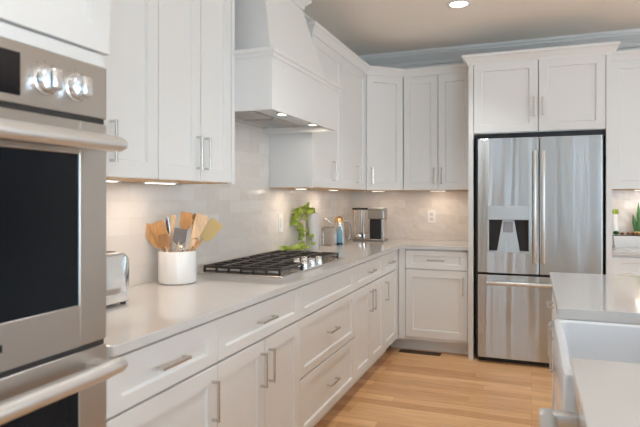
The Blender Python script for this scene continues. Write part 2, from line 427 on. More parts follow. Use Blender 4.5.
bar_handle(rdoor, (.085, FF-.055, .81), (.085, FF-.055, 1.678), .0125, .056)
bar_handle(fz, (-.335, FF-.055, .648), (.43, FF-.055, .648), .0145, .056)
# dispenser
dp = B()
dp.box(ox0, ox1, FF+.055, FF+.068, oz0, oz1).box(ox0, ox0+.006, FF+.01, FF+.056, oz0, oz1).box(ox1-.006, ox1, FF+.01, FF+.056, oz0, oz1)
disp = dp.build('dispenser_recess', 'dark', ldoor)
B().box(ox0-.006, ox1+.006, FF-.006, FF+.012, 1.143, 1.253, .003).build('dispenser_panel', 'silverplastic', ldoor)
fr = B()
fr.box(ox0-.008, ox0, FF-.003, FF+.01, oz0-.008, 1.144).box(ox1, ox1+.008, FF-.003, FF+.01, oz0-.008, 1.144).box(ox0, ox1, FF-.003, FF+.05, oz0-.008, oz0+.004)
fr.build('dispenser_frame', 'silverplastic', ldoor)
B().hexa([(-.255, FF+.012, .897), (-.085, FF+.012, .897), (-.085, FF+.054, .897), (-.255, FF+.054, .897),
          (-.215, FF+.02, 1.142), (-.128, FF+.02, 1.142), (-.128, FF+.054, 1.142), (-.215, FF+.054, 1.142)]).build('dispenser_spout', 'silverplastic', ldoor)
B().box(-.208, -.135, FF+.008, FF+.019, 1.045, 1.128, .003).build('dispenser_paddle', 'greyplastic', ldoor)

# ------------------------------------------------------------------ oven tower and double oven
TY0, TY1 = .37, 1.192
t = thing('oven_tower_cabinet', 'tall white cabinet that houses the double wall oven', 'cabinet', (FX, TY0, 0), RL)
w = TY1-TY0
for x0, x1 in ((0, .03), (w-.03, w)): B().box(x0, x1, .003, .623, .105, UZ1).build('side_panel', 'paint', t, local=True)
B().box(.03, w-.03, .003, .623, 1.655, UZ1).build('upper_box', 'paint', t, local=True)
B().box(.03, w-.03, .003, .623, .105, .37).build('lower_box', 'paint', t, local=True)
B().box(.03, w-.03, -.014, .002, 1.652, 1.690, .001, 1).build('trim_rail', 'paint', t, local=True)
B().box(0, w, .09, .11, 0, .105).build('toe_kick', 'paint', t, local=True)
B().sweep([(0, .6), (0, .002), (w, .002), (w, .25)], UCROWN).build('crown', 'paint', t, local=True)
for x0, x1, px in ((0, w/2-.001, w/2-.04), (w/2+.001, w, w/2+.04)):
    d = B().shaker(x0+G, x1-G, 1.697, 2.402, y=-.018, fx=.068, fz=.068).build('door', 'paint', t, local=True)
    pull(d, px, 1.83, True, y=-.018)
d = B().shaker(G, w-G, .115, .365, y=-.018).build('drawer', 'paint', t, local=True); pull(d, w/2, .24, False, y=-.018)

OX = -1.03; OY0, OY1 = .40, 1.149
o = thing('double_wall_oven', 'stainless steel double wall oven with two knobs and dark glass doors', 'oven', (-1.06, .775, .375), 0)
box(-1.6, -1.0735, TY0+.034, TY1-.034, .375, 1.648).build('oven_body', 'black', o)
box(-1.0733, OX-.006, OY0+.01, OY1-.004, .385, 1.645).build('front_frame', 'dark', o)  # dark colour stands in for shade in the gaps around the doors
cp = box(OX-.007, OX, OY0, OY1, 1.516, 1.651, .003).build('control_panel', 'steel', o)
box(OX, OX+.0015, .66, .887, 1.534, 1.627).build('display', 'display', cp)
for ky in (.952, 1.042):
    k = B().lathe([(.034, 0), (.034, .006), (.030, .008), (.027, .02), (.025, .022)], (OX, ky, 1.580), 'x', 28).build('knob', 'knob', cp, smooth=True)
    B().box(OX+.012, OX+.044, ky-.015, ky+.015, 1.556, 1.604, .007, 3).build('grip', 'knob', k, smooth=True)
    tk = B()
    for i in range(9):
        a = math.radians(-30+i*30)
        yy, zz = ky+.041*math.cos(a), 1.582+.041*math.sin(a)
        tk.box(OX, OX+.0006, yy-.0025, yy+.0025, zz-.0012, zz+.0012)
    tk.build('dial_marks', 'greyplastic', cp)
def oven_door(z0, z1, gz0, gz1, hz, badge):
    gy0, gy1 = .49, 1.056
    b = B()
    b.box(OX-.04, OX, OY0, gy0, z0, z1, .003).box(OX-.04, OX, gy1, OY1, z0, z1, .003)
    b.box(OX-.04, OX-.0002, gy0-.003, gy1+.003, gz1, z1, .001, 1).box(OX-.04, OX-.0002, gy0-.003, gy1+.003, z0, gz0, .001, 1)
    d = b.build('oven_door', 'steel', o)
    box(OX-.03, OX-.004, gy0-.001, gy1+.001, gz0-.001, gz1+.001).build('door_glass', 'ovenglass', d)
    hb = B(); hx = OX+.058
    ys = [OY0-.01, OY0+.006, OY0+.05, .775, OY1-.06, OY1-.02, OY1-.004]
    hb.tube([(hx, y, hz) for y in ys], [.013, .019, .021, .0215, .021, .019, .013], 18)
    for y in (OY0+.045, OY1-.05):
        hb.hexa([(OX-.001, y-.022, hz-.012), (OX-.001, y+.022, hz-.012), (hx, y+.014, hz-.012), (hx, y-.014, hz-.012),
                 (OX-.001, y-.022, hz+.014), (OX-.001, y+.022, hz+.014), (hx, y+.014, hz+.012), (hx, y-.014, hz+.012)])
    hb.build('handle', 'handle_steel', d, smooth=True)
    if badge: box(OX, OX+.002, .80, .843, .992, 1.008).build('badge', 'black', d)
oven_door(.951, 1.503, 1.052, 1.421, 1.449, True)
oven_door(.392, .937, .47, .848, .892, False)

# ------------------------------------------------------------------ range hood
h = thing('range_hood', 'white tapered wooden range hood above the gas cooktop', 'range hood', (XL, 2.9, 1.745), 0)
HX, H0, H1, HZ = -1.17, 2.42, 3.377, 1.745
b = B()
b.box(HX-.02, HX, H0, H1, HZ, 2.02).box(XL, HX-.02, H0, H0+.02, HZ, 2.02).box(XL, HX-.02, H1-.02, H1, HZ, 2.02).box(XL+.0005, HX-.02, H0+.02, H1-.02, 1.84, 2.02)
b.build('skirt', 'paint', h)
LED = [(0, 2.0), (.006, 2.0), (.010, 2.008), (.010, 2.016), (.020, 2.022), (.022, 2.028), (.022, 2.040), (0, 2.046)]
B().sweep([(XL+.001, H0), (HX, H0), (HX, H1), (XL+.36, H1)], LED).build('ledge_molding', 'paint', h)
box(XL+.001, HX-.002, H0+.002, H1-.002, 2.021, 2.043).build('ledge_top', 'paint', h)
B().hexa([(XL+.0005, 2.49, 2.043), (-1.21, 2.49, 2.043), (-1.21, 3.30, 2.043), (XL+.0005, 3.30, 2.043),
          (XL+.0005, 2.605, 2.47), (-1.31, 2.605, 2.47), (-1.31, 3.125, 2.47), (XL+.0005, 3.125, 2.47)]).build('chimney', 'paint', h)
B().sweep([(XL+.001, 2.605), (-1.31, 2.605), (-1.31, 3.125), (XL+.001, 3.125)],
          [(0, 2.462), (.010, 2.462), (.014, 2.474), (.014, 2.484), (.03, 2.50), (.045, 2.512), (.048, 2.53), (.048, 2.552), (0, 2.552)]).box(XL+.001, -1.31, 2.605, 3.125, 2.471, 2.55).build('cap_molding', 'paint', h)
ins = box(XL+.012, HX-.0205, H0+.0205, H1-.0205, 1.782, 1.80).build('steel_insert', 'steel_plain', h)
for k in range(2):
    f = B(); q0 = 2.50+k*.41
    f.box(-1.60, -1.40, q0, q0+.39, 1.776, 1.7818, .002)
    for j in range(9): f.box(-1.595+j*.022, -1.583+j*.022, q0+.012, q0+.378, 1.772, 1.7765)
    f.build('baffle_filter', 'steel', ins)
for ly in (2.79, 3.25):
    l = B().lathe([(.032, 1.7815), (.034, 1.777), (.028, 1.775)], (-1.285, ly, 0), 'z', 24).build('lamp_ring', 'chrome', ins, smooth=True)
    B().lathe([(.026, 1.7752), (.026, 1.7742)], (-1.285, ly, 0), 'z', 24).build('lamp_lens', 'lamp', l)
    a = area('hood_lamp', (-1.285, ly, 1.77), (0, 0, 0), .05, .05, .35, (1, .92, .8))

# ------------------------------------------------------------------ gas cooktop
k = thing('gas_cooktop', 'stainless gas cooktop with black cast-iron grates set in the countertop', 'cooktop', (-1.4, 3.0, .915), 0)
CX0, CX1, CY0, CY1 = -1.655, -1.148, 2.508, 3.49
box(CX0, CX1, CY0, CY1, .9152, .924, .003).build('steel_tray', 'steel_plain', k)
def grate(gx0, gx1, gy0, gy1, nx, ny):
    b = B(); zt, zb = .957, .9245; t = .0055
    for x in (gx0, gx1-2*t): b.box(x, x+2*t, gy0, gy1, zt-.014, zt, .002, 1)
    for y in (gy0, gy1-2*t): b.box(gx0, gx1, y, y+2*t, zt-.014, zt, .002, 1)
    for i in range(1, nx): x = gx0+(gx1-gx0)*i/nx; b.box(x-t, x+t, gy0, gy1, zt-.012, zt+.001, .002, 1)
    for j in range(1, ny): y = gy0+(gy1-gy0)*j/ny; b.box(gx0, gx1, y-t, y+t, zt-.014, zt-.001, .002, 1)
    nl = nx+2
    for i in range(nl+1):
        for y in (gy0, gy1-2*t):
            x = gx0+(gx1-gx0-2*t)*i/nl; b.box(x, x+2*t, y, y+2*t, zb, zt-.012)
    for y in (gy0, gy1-2*t): b.box(gx0, gx1, y, y+2*t, zb+.001, zb+.008)
    return b.build('grate', 'iron', k)
grate(-1.635, -1.185, 2.545, 2.845, 4, 3)
grate(-1.635, -1.32, 2.852, 3.148, 3, 3)
grate(-1.635, -1.185, 3.155, 3.455, 4, 3)
for bx, by, br in ((-1.53, 2.69, .042), (-1.29, 2.69, .036), (-1.49, 3.0, .055), (-1.53, 3.31, .042), (-1.29, 3.31, .036)):
    u = B().lathe([(br*1.15, .9241), (br*1.1, .931), (br*.8, .9365), (br*.5, .937)], (bx, by, 0), 'z', 24).build('burner', 'silverplastic', k, smooth=True)
    B().lathe([(br*.82, .9372), (br*.88, .941), (br*.75, .9465), (.004, .948)], (bx, by, 0), 'z', 24).build('burner_cap', 'iron', u, smooth=True)
for kx, ky in ((-1.195, 2.885), (-1.195, 3.0), (-1.195, 3.115), (-1.265, 2.942), (-1.265, 3.058)):
    q = B().lathe([(.025, .9241), (.025, .930), (.021, .933), (.019, .955), (.017, .958)], (kx, ky, 0), 'z', 22).build('knob', 'knob', k, smooth=True)
    B().box(kx-.019, kx+.019, ky-.006, ky+.006, .9555, .966, .003).build('grip', 'knob', q, smooth=True)

# ------------------------------------------------------------------ island
i_ = thing('island_cabinet', 'island cabinet beyond the farmhouse sink facing the drawers, near the refrigerator', 'cabinet', (.102, 3.21, 0), RI)
B().box(0, .98, .02, 1.0, .105, .874).build('body', 'paint', i_, local=True)
B().box(0, .98, .095, .115, 0, .105).build('toe_kick', 'paint', i_, local=True)
for x0, x1, px in ((0, .489, .45), (.491, .98, .70)):
    drawer(i_, x0, x1, .712, .862); door(i_, x0, x1, .115, .708, px, .66)
s_ = thing('sink_cabinet', 'island base cabinet holding the white apron-front sink', 'cabinet', (.102, 2.228, 0), RI)
B().box(0, .735, .02, 1.0, .105, .62).build('body', 'paint', s_, local=True)
B().box(0, .018, .02, 1.0, .62, .874).box(.722, .735, .02, 1.0, .62, .874).build('side_panel', 'paint', s_, local=True)
B().box(0, .735, .095, .115, 0, .105).build('toe_kick', 'paint', s_, local=True)
door(s_, 0, .366, .115, .615, .33, .52); door(s_, .368, .735, .115, .615, .404, .52)
# apron-front sink
SX0, SX1, SY0, SY1 = .074, .56, 1.5105, 2.2045
sb = B(); SZ0, SZ1 = .632, .8745; tw = .026
outer = [(SX0, SY0), (SX1, SY0), (SX1, SY1), (SX0, SY1)]
def ring_(x0, x1, y0, y1, z, rad, n=5):
    o_ = []
    for cx, cy, a0 in ((x1-rad, y1-rad, 0), (x0+rad, y1-rad, 90), (x0+rad, y0+rad, 180), (x1-rad, y0+rad, 270)):
        for j in range(n+1):
            a = math.radians(a0+90*j/n); o_.append((cx+rad*math.cos(a), cy+rad*math.sin(a), z))
    return [sb.bm.verts.new(p) for p in o_]
Rg = [ring_(SX0, SX1, SY0, SY1, SZ0, .012), ring_(SX0, SX1, SY0, SY1, SZ1-.01, .012), ring_(SX0+.003, SX1-.003, SY0+.003, SY1-.003, SZ1-.002, .012), ring_(SX0+.009, SX1-.009, SY0+.009, SY1-.009, SZ1, .012),
      ring_(SX0+tw-.007, SX1-tw+.007, SY0+tw-.007, SY1-tw+.007, SZ1, .03), ring_(SX0+tw, SX1-tw, SY0+tw, SY1-tw, SZ1-.007, .03),
      ring_(SX0+tw+.006, SX1-tw-.006, SY0+tw+.006, SY1-tw-.006, SZ0+.05, .035), ring_(SX0+tw+.03, SX1-tw-.03, SY0+tw+.03, SY1-tw-.03, SZ0+.025, .04)]
for a, b2 in zip(Rg, Rg[1:]):
    for j in range(len(a)): sb.bm.faces.new((a[j], a[(j+1) % len(a)], b2[(j+1) % len(a)], b2[j]))
sb.bm.faces.new(Rg[0][::-1]); sb.bm.faces.new(Rg[-1])
sk = thing('farmhouse_sink', 'white fireclay apron-front sink set into the island countertop', 'sink', (.317, 1.857, SZ0), 0)
sb.build('basin', 'fireclay', sk, smooth=True)
B().lathe([(.04, SZ0+.0252), (.042, SZ0+.027), (.02, SZ0+.026)], (.317, 1.857, 0), 'z', 24).build('drain', 'chrome', sk, smooth=True)
# dishwasher
dw = thing('dishwasher', 'stainless dishwasher under the near island counter, thick bar handle at its top', 'dishwasher', (.4, 1.185, 0), 0)
box(.14, .70, .885, 1.485, .105, .862).build('tub', 'black', dw)
box(.165, .18, .885, 1.485, 0, .104).build('kick_plate', 'black', dw)
dd = box(.098, .138, .885, 1.485, .11, .862, .004).build('door', 'steel', dw)
hb = B(); hx = .036
hb.tube([(hx, .95, .806), (hx, .956, .806), (hx, 1.396, .806), (hx, 1.404, .806)], [.014, .0195, .0195, .014], 18)
for q in (.985, 1.385): hb.box(hx-.019, .1, q-.018, q+.018, .792, .823, .005)
hb.build('handle', 'handle_steel', dd, smooth=True)
# near cabinet of the island, beyond the dishwasher
n_ = thing('island_end_cabinet', 'white island cabinet at the near end, past the dishwasher', 'cabinet', (.115, .88, 0), RI)
B().box(0, .50, .02, 1.0, .105, .874).build('body', 'paint', n_, local=True)
drawer(n_, 0, .50, .712, .862); door(n_, 0, .50, .115, .708, .46, .585)
B().box(0, .50, .095, .115, 0, .105).build('toe_kick', 'paint', n_, local=True)
# island worktop with the sink cut out
IX0, IX1, IY0, IY1 = .09, 1.16, .36, 3.245
slab([(IX0, IY0), (IX1, IY0), (IX1, IY1), (IX0, IY1), (IX0, SY1-.012), (SX1-.02, SY1-.012), (SX1-.02, SY0+.012), (IX0, SY0+.012)], .8752, .915,
     'island_countertop', 'quartz', 'white quartz island countertop cut around the apron-front sink', .003, (.6, 1.8, .8752))

# ------------------------------------------------------------------ ceiling and wall fittings
for (x, y, lb) in ((-.49, 4.10, 'round recessed ceiling light in front of the refrigerator'), (-.49, 2.3, 'round recessed ceiling light over the aisle by the cooktop'), (-.49, .5, 'round recessed ceiling light over the aisle by the oven'),
                   (1.7, 4.1, 'round recessed ceiling light beyond the island end'), (1.7, 2.3, 'round recessed ceiling light beside the island'), (1.7, .5, 'round recessed ceiling light behind the island')):  # only the refrigerator one is real; five more added as fill light
    for _ in (0,):
        l = thing('recessed_ceiling_light', lb, 'ceiling light', (x, y, ZC-.012), 0, 'recessed ceiling lights')
        B().lathe([(.062, ZC-.003), (.084, ZC-.0005), (.086, ZC-.006), (.066, ZC-.009), (.062, ZC-.006)], (x, y, 0), 'z', 32).build('trim_ring', 'white', l, smooth=True)
        B().lathe([(.061, ZC-.0055), (.061, ZC-.0075)], (x, y, 0), 'z', 32).build('lens', 'lamp', l)
    d = bpy.data.lights.new('ceiling_lamp', 'SPOT'); d.energy = 47; d.color = (.93, .97, 1); d.spot_size = 1.75; d.spot_blend = 1.0; d.shadow_soft_size = .06
    q = bpy.data.objects.new('ceiling_lamp', d); COL.objects.link(q); q.location = (x, y, ZC-.02)

WARM = (1, .80, .62)
def light_bar(label, x, y, sx, sy, watts):
    l = thing('under_cabinet_light', label, 'light', (x, y, UZ0), 0, 'lights under the upper cabinets')
    box(x-sx/2, x+sx/2, y-sy/2, y+sy/2, UZ0-.007, UZ0+.0008, .002, 1).build('housing', 'white', l)
    box(x-sx/2+.006, x+sx/2-.006, y-sy/2+.01, y+sy/2-.01, UZ0-.0085, UZ0-.0071).build('diffuser', 'led', l)
    area('cabinet_lamp', (x, y, UZ0-.011), (0, 0, 0), sx*.8, sy*.9, watts, WARM)
light_bar('slim light bar beneath the upper cabinet over the toaster', -1.50, 1.52, .05, .40, .8)
light_bar('slim light bar beneath the upper cabinet over the utensil crock', -1.50, 2.0, .05, .18, .55)
light_bar('small light beneath the upper cabinet beside the hood, above the wall switch', -1.52, 3.62, .05, .12, .65)
light_bar('small light beneath the upper cabinet above the kettle', -1.52, 4.30, .05, .12, .65)
light_bar('small light beneath the diagonal corner cabinet', -1.34, 5.05, .12, .05, .65)
light_bar('small light beneath the upper cabinet above the wall outlet', -.80, 5.13, .14, .05, .75)
light_bar('small light beneath the upper cabinet over the succulent planter', .85, 5.13, .14, .05, .75)

def plate_x(label, x, z, w=.076, h=.118, switch=False):
    p = thing('wall_outlet', label, 'outlet', (x, YB-.008, z))
    box(x-w/2, x+w/2, YB-.013, YB-.0081, z-h/2, z+h/2, .002).build('cover_plate', 'white', p)
    for q in (-.022, .022): box(x-.016, x+.016, YB-.0145, YB-.0131, z+q-.013, z+q+.013, .0005, 1).build('socket', 'vase', p)
plate_x('white wall outlet on the tile between the coffee maker and the refrigerator', -.89, 1.138)
def plate_y(name, label, cat, y, z, w=.08, h=.135):
    p = thing(name, label, cat, (XL+.008, y, z))
    box(XL+.0081, XL+.013, y-w/2, y+w/2, z-h/2, z+h/2, .002).build('cover_plate', 'white', p)
    box(XL+.0131, XL+.0155, y-.017, y+.017, z-.034, z+.034, .0006, 1).build('rocker', 'ceramic', p)
plate_y('wall_switch', 'white rocker switch on the tile beside the trailing plant', 'light switch', 3.635, 1.134)

v = thing('floor_register', 'dark metal floor vent in the wood floor before the corner cabinet', 'floor vent', (-.885, 4.71, 0))
fr = B(); fr.box(-1.06, -.71, 4.67, 4.678, 0.0002, .005).box(-1.06, -.71, 4.742, 4.75, 0.0002, .005).box(-1.06, -1.05, 4.678, 4.742, 0.0002, .005).box(-.72, -.71, 4.678, 4.742, 0.0002, .005)
fr.build('frame', 'blackbronze', v)
g = B(); g.box(-1.05, -.72, 4.678, 4.742, .0002, .001)
for q in range(26): g.box(-1.046+q*.0125, -1.042+q*.0125, 4.678, 4.742, .001, .0042)
g.build('grille', 'blackbronze', v)

# ------------------------------------------------------------------ things on the counter
Z0 = .9152
# toaster
t = thing('toaster', 'polished chrome toaster half hidden behind the wall oven', 'toaster', (-1.52, 1.56, Z0))
b = B()
prof = [(-.085, 1.0), (-.085, .975)]
def rrect_yz(x, y0, y1, z0, z1, r):
    pts = []
    for cy, cz, a0, rr in ((y1-r, z1-r, 0, r), (y0+r, z1-r, 90, r), (y0+.012, z0+.012, 180, .012), (y1-.012, z0+.012, 270, .012)):
        for j in range(7):
            a = math.radians(a0+15*j); pts.append((x, cy+rr*math.cos(a), cz+rr*math.sin(a)))
    return pts
rings = []
for x, ins_ in ((-1.605, .012), (-1.596, .002), (-1.585, 0), (-1.445, 0), (-1.434, .002), (-1.427, .012)):
    rings.append([b.bm.verts.new(p) for p in rrect_yz(x, 1.40+ins_, 1.722-ins_, .928, 1.112-ins_, .045)])
for a, c2 in zip(rings, rings[1:]):
    for j in range(len(a)): b.bm.faces.new((a[j], a[(j+1) % len(a)], c2[(j+1) % len(a)], c2[j]))
b.bm.faces.new(rings[0]); b.bm.faces.new(rings[-1][::-1])
body = b.build('body', 'chrome', t, smooth=True)
B().box(-1.60, -1.432, 1.405, 1.716, .924, .935, .003).build('base_band', 'greyplastic', t)
for sx_ in (-1.55, -1.48): box(sx_-.014, sx_+.014, 1.45, 1.68, 1.1105, 1.1135).build('bread_slot', 'black', t)
box(-1.535, -1.495, 1.7205, 1.745, 1.05, 1.066, .004).build('lever', 'black', t)
for fx_ in (-1.585, -1.447):
    for fy_ in (1.425, 1.70): B().lathe([(.010, Z0), (.011, .925)], (fx_, fy_, 0), 'z', 12).build('foot', 'fabric', t)

# utensil crock
CRX, CRY = -1.560, 2.206
cr = thing('utensil_crock', 'white ceramic utensil crock full of wooden spoons', 'crock', (CRX, CRY, Z0))
B().lathe([(.078, Z0), (.086, Z0+.006), (.088, Z0+.02), (.088, Z0+.148), (.0865, Z0+.152), (.082, Z0+.152), (.080, Z0+.148), (.079, Z0+.012), (.02, Z0+.010)], (CRX, CRY, 0), 'z', 48).build('pot', 'ceramic', cr, smooth=True)
RT = Vector((math.cos(math.radians(20.8586)), math.sin(math.radians(20.8586)), 0)); FWD = Vector((-RT.y, RT.x, 0)); UP = Vector((0, 0, 1))
def crock_pt(s, d, z): return Vector((CRX, CRY, z))+RT*s+FWD*d
def utensil(name, label, tip, base, head, hmat, smat, hl, hw, ht=.006, tilt=0, rod=.0055, cat='utensil'):
    """a utensil standing in the crock: tip and base are (sideways, depth, z); head 'paddle', 'spoon', 'slot' ..."""
    pt, pb = crock_pt(*tip), crock_pt(*base)
    u = (pt-pb).normalized(); side = (RT-u*RT.dot(u)).normalized(); nrm = u.cross(side)
    if tilt: side, nrm = side*math.cos(tilt)+nrm*math.sin(tilt), nrm*math.cos(tilt)-side*math.sin(tilt)
    o = thing(name, label, cat, pb, 0, 'utensils in the crock')
    neck = pt-u*hl
    B().tube([pb, pb+u*.01, neck-u*.01, neck+u*.012], [rod*.9, rod*1.1, rod, rod*.8], 10).build('handle', smat, o, smooth=True)
    b = B(); rows = 10; prev = None; first = None
    for i in range(rows+1):
        f = i/rows
        if head == 'spoon': wd = math.sin(PI*min(1, max(0.0, f*.93+.05)))**.6; dp = ht*2.2*math.sin(PI*f)
        elif head == 'taper': wd = .30+.70*f if f < .97 else .9; dp = 0
        elif head == 'round': wd = math.sin(PI*(f*.9+.08))**.4; dp = 0
        else: wd = min(1, .35+f*3.2) if f < .96 else .93; dp = 0
        c0 = neck+u*hl*f
        ring = []
        for j, (a, q) in enumerate(((-1, -1), (-.5, -1), (0, -1), (.5, -1), (1, -1), (1, 1), (.5, 1), (0, 1), (-.5, 1), (-1, 1))):
            ring.append(b.bm.verts.new(c0+side*(a*hw/2*wd)+nrm*(q*ht/2*(1 if abs(a) < .9 else .6)+dp*(1-a*a))))
        if prev:
            for j in range(10): b.bm.faces.new((prev[j], prev[(j+1) % 10], ring[(j+1) % 10], ring[j]))
        else: first = ring
        prev = ring
    b.bm.faces.new(first[::-1]); b.bm.faces.new(prev)
    b.build('head', hmat, o, smooth=True)
    return o
GZ = Z0+.015
utensil('wooden_spatula', 'orange wooden spatula leaning out of the crock toward the oven', (-.150, -.01, 1.190), (.035, .0, GZ), 'round', 'wood_a', 'wood_a', .13, .062, tilt=.25)
utensil('wooden_turner', 'broad square-ended wooden turner in the crock beside the orange spatula', (-.095, -.030, 1.200), (.02, -.02, GZ), 'paddle', 'wood_a', 'wood_c', .12, .075, tilt=-.2)
utensil('wooden_fork', 'dark olive wood serving fork low at the front of the crock', (-.060, -.040, 1.145), (.0, -.02, GZ), 'paddle', 'wood_c', 'wood_b', .07, .045)
utensil('steel_tongs', 'thin steel tongs standing upright in the crock', (-.055, .02, 1.223), (-.02, .03, GZ), 'paddle', 'steel_plain', 'steel_plain', .09, .016, rod=.004)
utensil('wooden_stirrer', 'slim pale wooden stirrer in the crock behind the dark silicone turner', (-.022, .015, 1.233), (-.035, -.02, GZ), 'taper', 'wood_b', 'wood_b', .11, .028)
utensil('wooden_spoon', 'upright orange wooden spoon with broad bowl, highest in the crock middle', (.040, .02, 1.246), (.0, .03, GZ), 'paddle', 'wood_a', 'wood_a', .085, .056, ht=.008)
utensil('silicone_turner', 'dark grey silicone turner at the front of the crock', (.028, -.045, 1.173), (-.01, -.04, GZ), 'paddle', 'slate', 'wood_b', .075, .060)
utensil('brass_ladle', 'small brass ladle between the upright spoon and pale spatula', (.078, .028, 1.240), (.03, .04, GZ), 'spoon', 'gold', 'gold', .055, .030)
utensil('wide_wooden_spatula', 'pale wooden spatula flaring wide at its top end', (.125, -.015, 1.236), (.015, -.045, GZ), 'taper', 'wood_b', 'wood_b', .17, .066, tilt=.15)
utensil('small_wooden_spoon', 'small round wooden spoon hanging low over the crock rim', (.100, -.030, 1.128), (.0, -.03, GZ), 'spoon', 'wood_a', 'wood_c', .055, .044)
utensil('amber_spatula', 'translucent amber spatula leaning toward the cooktop', (.188, .01, 1.203), (-.045, .02, GZ), 'paddle', 'amber', 'wood_b', .115, .068, tilt=.3)
utensil('steel_masher', 'short steel masher low at the crock rim', (.030, -.045, 1.12), (.01, -.03, GZ), 'spoon', 'chrome', 'chrome', .05, .040)

# tall vase with trailing vine
VX, VY = -1.588, 4.0
pl = thing('potted_trailing_plant', 'tall pale grey vase with a bright green vine trailing onto the counter', 'plant', (VX, VY, Z0))
B().lathe([(.047, Z0), (.050, Z0+.01), (.054, Z0+.27), (.053, Z0+.285), (.048, Z0+.285), (.046, Z0+.26)], (VX, VY, 0), 'z', 36).build('vase', 'vase', pl, smooth=True)
B().lathe([(.046, Z0+.262), (.02, Z0+.268)], (VX, VY, 0), 'z', 24).build('soil', 'soil', pl)
random.seed(11)
st = B(); lf = B()
def leaf(b, p, d, n, s):
    d = d.normalized(); w = d.cross(n).normalized(); n = w.cross(d)
    P_ = [(0, 0, 0), (.25, .42, .06), (.6, .38, .05), (1, 0, -.08), (.6, -.38, .05), (.25, -.42, .06), (.4, 0, -.04)]
    V_ = [b.bm.verts.new(p+d*(a*s)+w*(q*s)+n*(c*s)) for a, q, c in P_]
    for f in ((0, 1, 6), (1, 2, 6), (2, 3, 6), (3, 4, 6), (4, 5, 6), (5, 0, 6)): b.bm.faces.new([V_[i] for i in f])
vines = []
top = Vector((VX, VY, Z0+.27))
def rel(s, d, z): return Vector((VX, VY, z))+RT*s+FWD*d
TOP = (VX, VY, 1.18)
for path in ([TOP, (-1.615, 3.95, 1.24), (-1.652, 3.88, 1.215), (-1.66, 3.84, 1.17), (-1.66, 3.88, 1.10), (-1.66, 3.93, 1.04)],
             [TOP, (-1.61, 3.97, 1.245), (-1.65, 3.86, 1.23), (-1.66, 3.80, 1.17), (-1.66, 3.81, 1.13)],
             [TOP, (-1.625, 3.94, 1.215), (-1.66, 3.92, 1.12), (-1.66, 3.94, 1.02), (-1.65, 3.94, .95)],
             [TOP, (-1.60, 3.93, 1.225), (-1.60, 3.925, 1.10), (-1.575, 3.925, 1.02), (-1.56, 3.925, .96)],
             [TOP, (-1.60, 3.99, 1.235), (-1.575, 3.98, 1.235)],
             [(-1.63, 3.92, .95), (-1.655, 3.84, .935), (-1.66, 3.72, .942), (-1.66, 3.56, .935)],
             [(-1.59, 3.90, .94), (-1.61, 3.82, .935), (-1.64, 3.70, .945), (-1.652, 3.61, .94)]):
    vines.append([Vector(p) for p in path])
def cr_spline(pts, n=6):
    out = []
    for i in range(len(pts)-1):
        p0, p1, p2, p3 = pts[max(i-1, 0)], pts[i], pts[i+1], pts[min(i+2, len(pts)-1)]
        for k_ in range(n):
            t_ = k_/n; out.append(.5*((2*p1)+(p2-p0)*t_+(2*p0-5*p1+4*p2-p3)*t_*t_+(3*p1-p0-3*p2+p3)*t_**3))
    return out+[pts[-1]]
for vi, vn in enumerate(vines):
    sp = cr_spline(vn); st.tube(sp, .0022, 6)
    for i in range(2, len(sp)):
        for q in range((2, 2, 1, 1, 1, 2, 2)[vi]):
            d = Vector((random.uniform(-1, 1), random.uniform(-1, 1), random.uniform(-.7, .4)))
            if vi >= 5: d.z = random.uniform(0, .5)
            n = Vector((random.uniform(-.4, .4), random.uniform(-.9, -.1), random.uniform(.3, 1)))
            p = sp[i].copy()
            s_l = random.uniform(.026, .05)
            tip_ = p+d.normalized()*s_l
            if min(tip_.x, p.x) < XL+.012: d.x = abs(d.x)
            if tip_.z < Z0+.004: d.z = abs(d.z)+.2
            leaf(lf, p, d, n, s_l)
for q in lf.bm.verts: q.co.x = max(q.co.x, XL+.0095); q.co.z = max(q.co.z, Z0+.001)
st.build('vine_stems', 'stem', pl, smooth=True); lf.build('foliage', 'leaf', pl)

# glass jar, kettle, blue bottle
j = thing('glass_jar', 'clear square glass jar beside the steel kettle', 'jar', (-1.59, 4.36, Z0))
b = B().box(-1.635, -1.545, 4.315, 4.405, Z0, Z0+.15, .008); b.build('jar', 'glass', j, smooth=True)
box(-1.631, -1.549, 4.319, 4.401, Z0+.1502, Z0+.164, .003).build('lid', 'steel_plain', j)
kt = thing('steel_kettle', 'steel kettle with warm domed lid and arched handle behind the blue bottle', 'kettle', (-1.557, 4.55, Z0))
KX, KY = -1.557, 4.55
B().lathe([(.058, Z0), (.064, Z0+.006), (.062, Z0+.06), (.052, Z0+.15), (.046, Z0+.185), (.044, Z0+.19)], (KX, KY, 0), 'z', 32).build('body', 'steel_plain', kt, smooth=True)
B().lathe([(.045, Z0+.1902), (.044, Z0+.205), (.035, Z0+.228), (.015, Z0+.24), (.004, Z0+.242)], (KX, KY, 0), 'z', 28).build('lid', 'gold', kt, smooth=True)
def krel(s, d, z): return Vector((KX, KY, z))+RT*s+FWD*d
B().tube(cr_spline([krel(-.045, -.005, Z0+.17), krel(-.075, -.01, Z0+.185), krel(-.105, -.015, Z0+.215), krel(-.13, -.015, Z0+.22)], 5), .008, 10).build('spout', 'chrome', kt, smooth=True)
B().tube(cr_spline([krel(.042, 0, Z0+.185), krel(.075, 0, Z0+.205), krel(.098, 0, Z0+.17), krel(.10, 0, Z0+.10), krel(.085, 0, Z0+.05), krel(.062, 0, Z0+.04)], 6), .007, 10).build('handle', 'greyplastic', kt, smooth=True)
bt = thing('soap_bottle', 'small blue bottle standing before the steel kettle', 'bottle', (-1.50, 4.40, Z0))
BX, BY = -1.50, 4.40
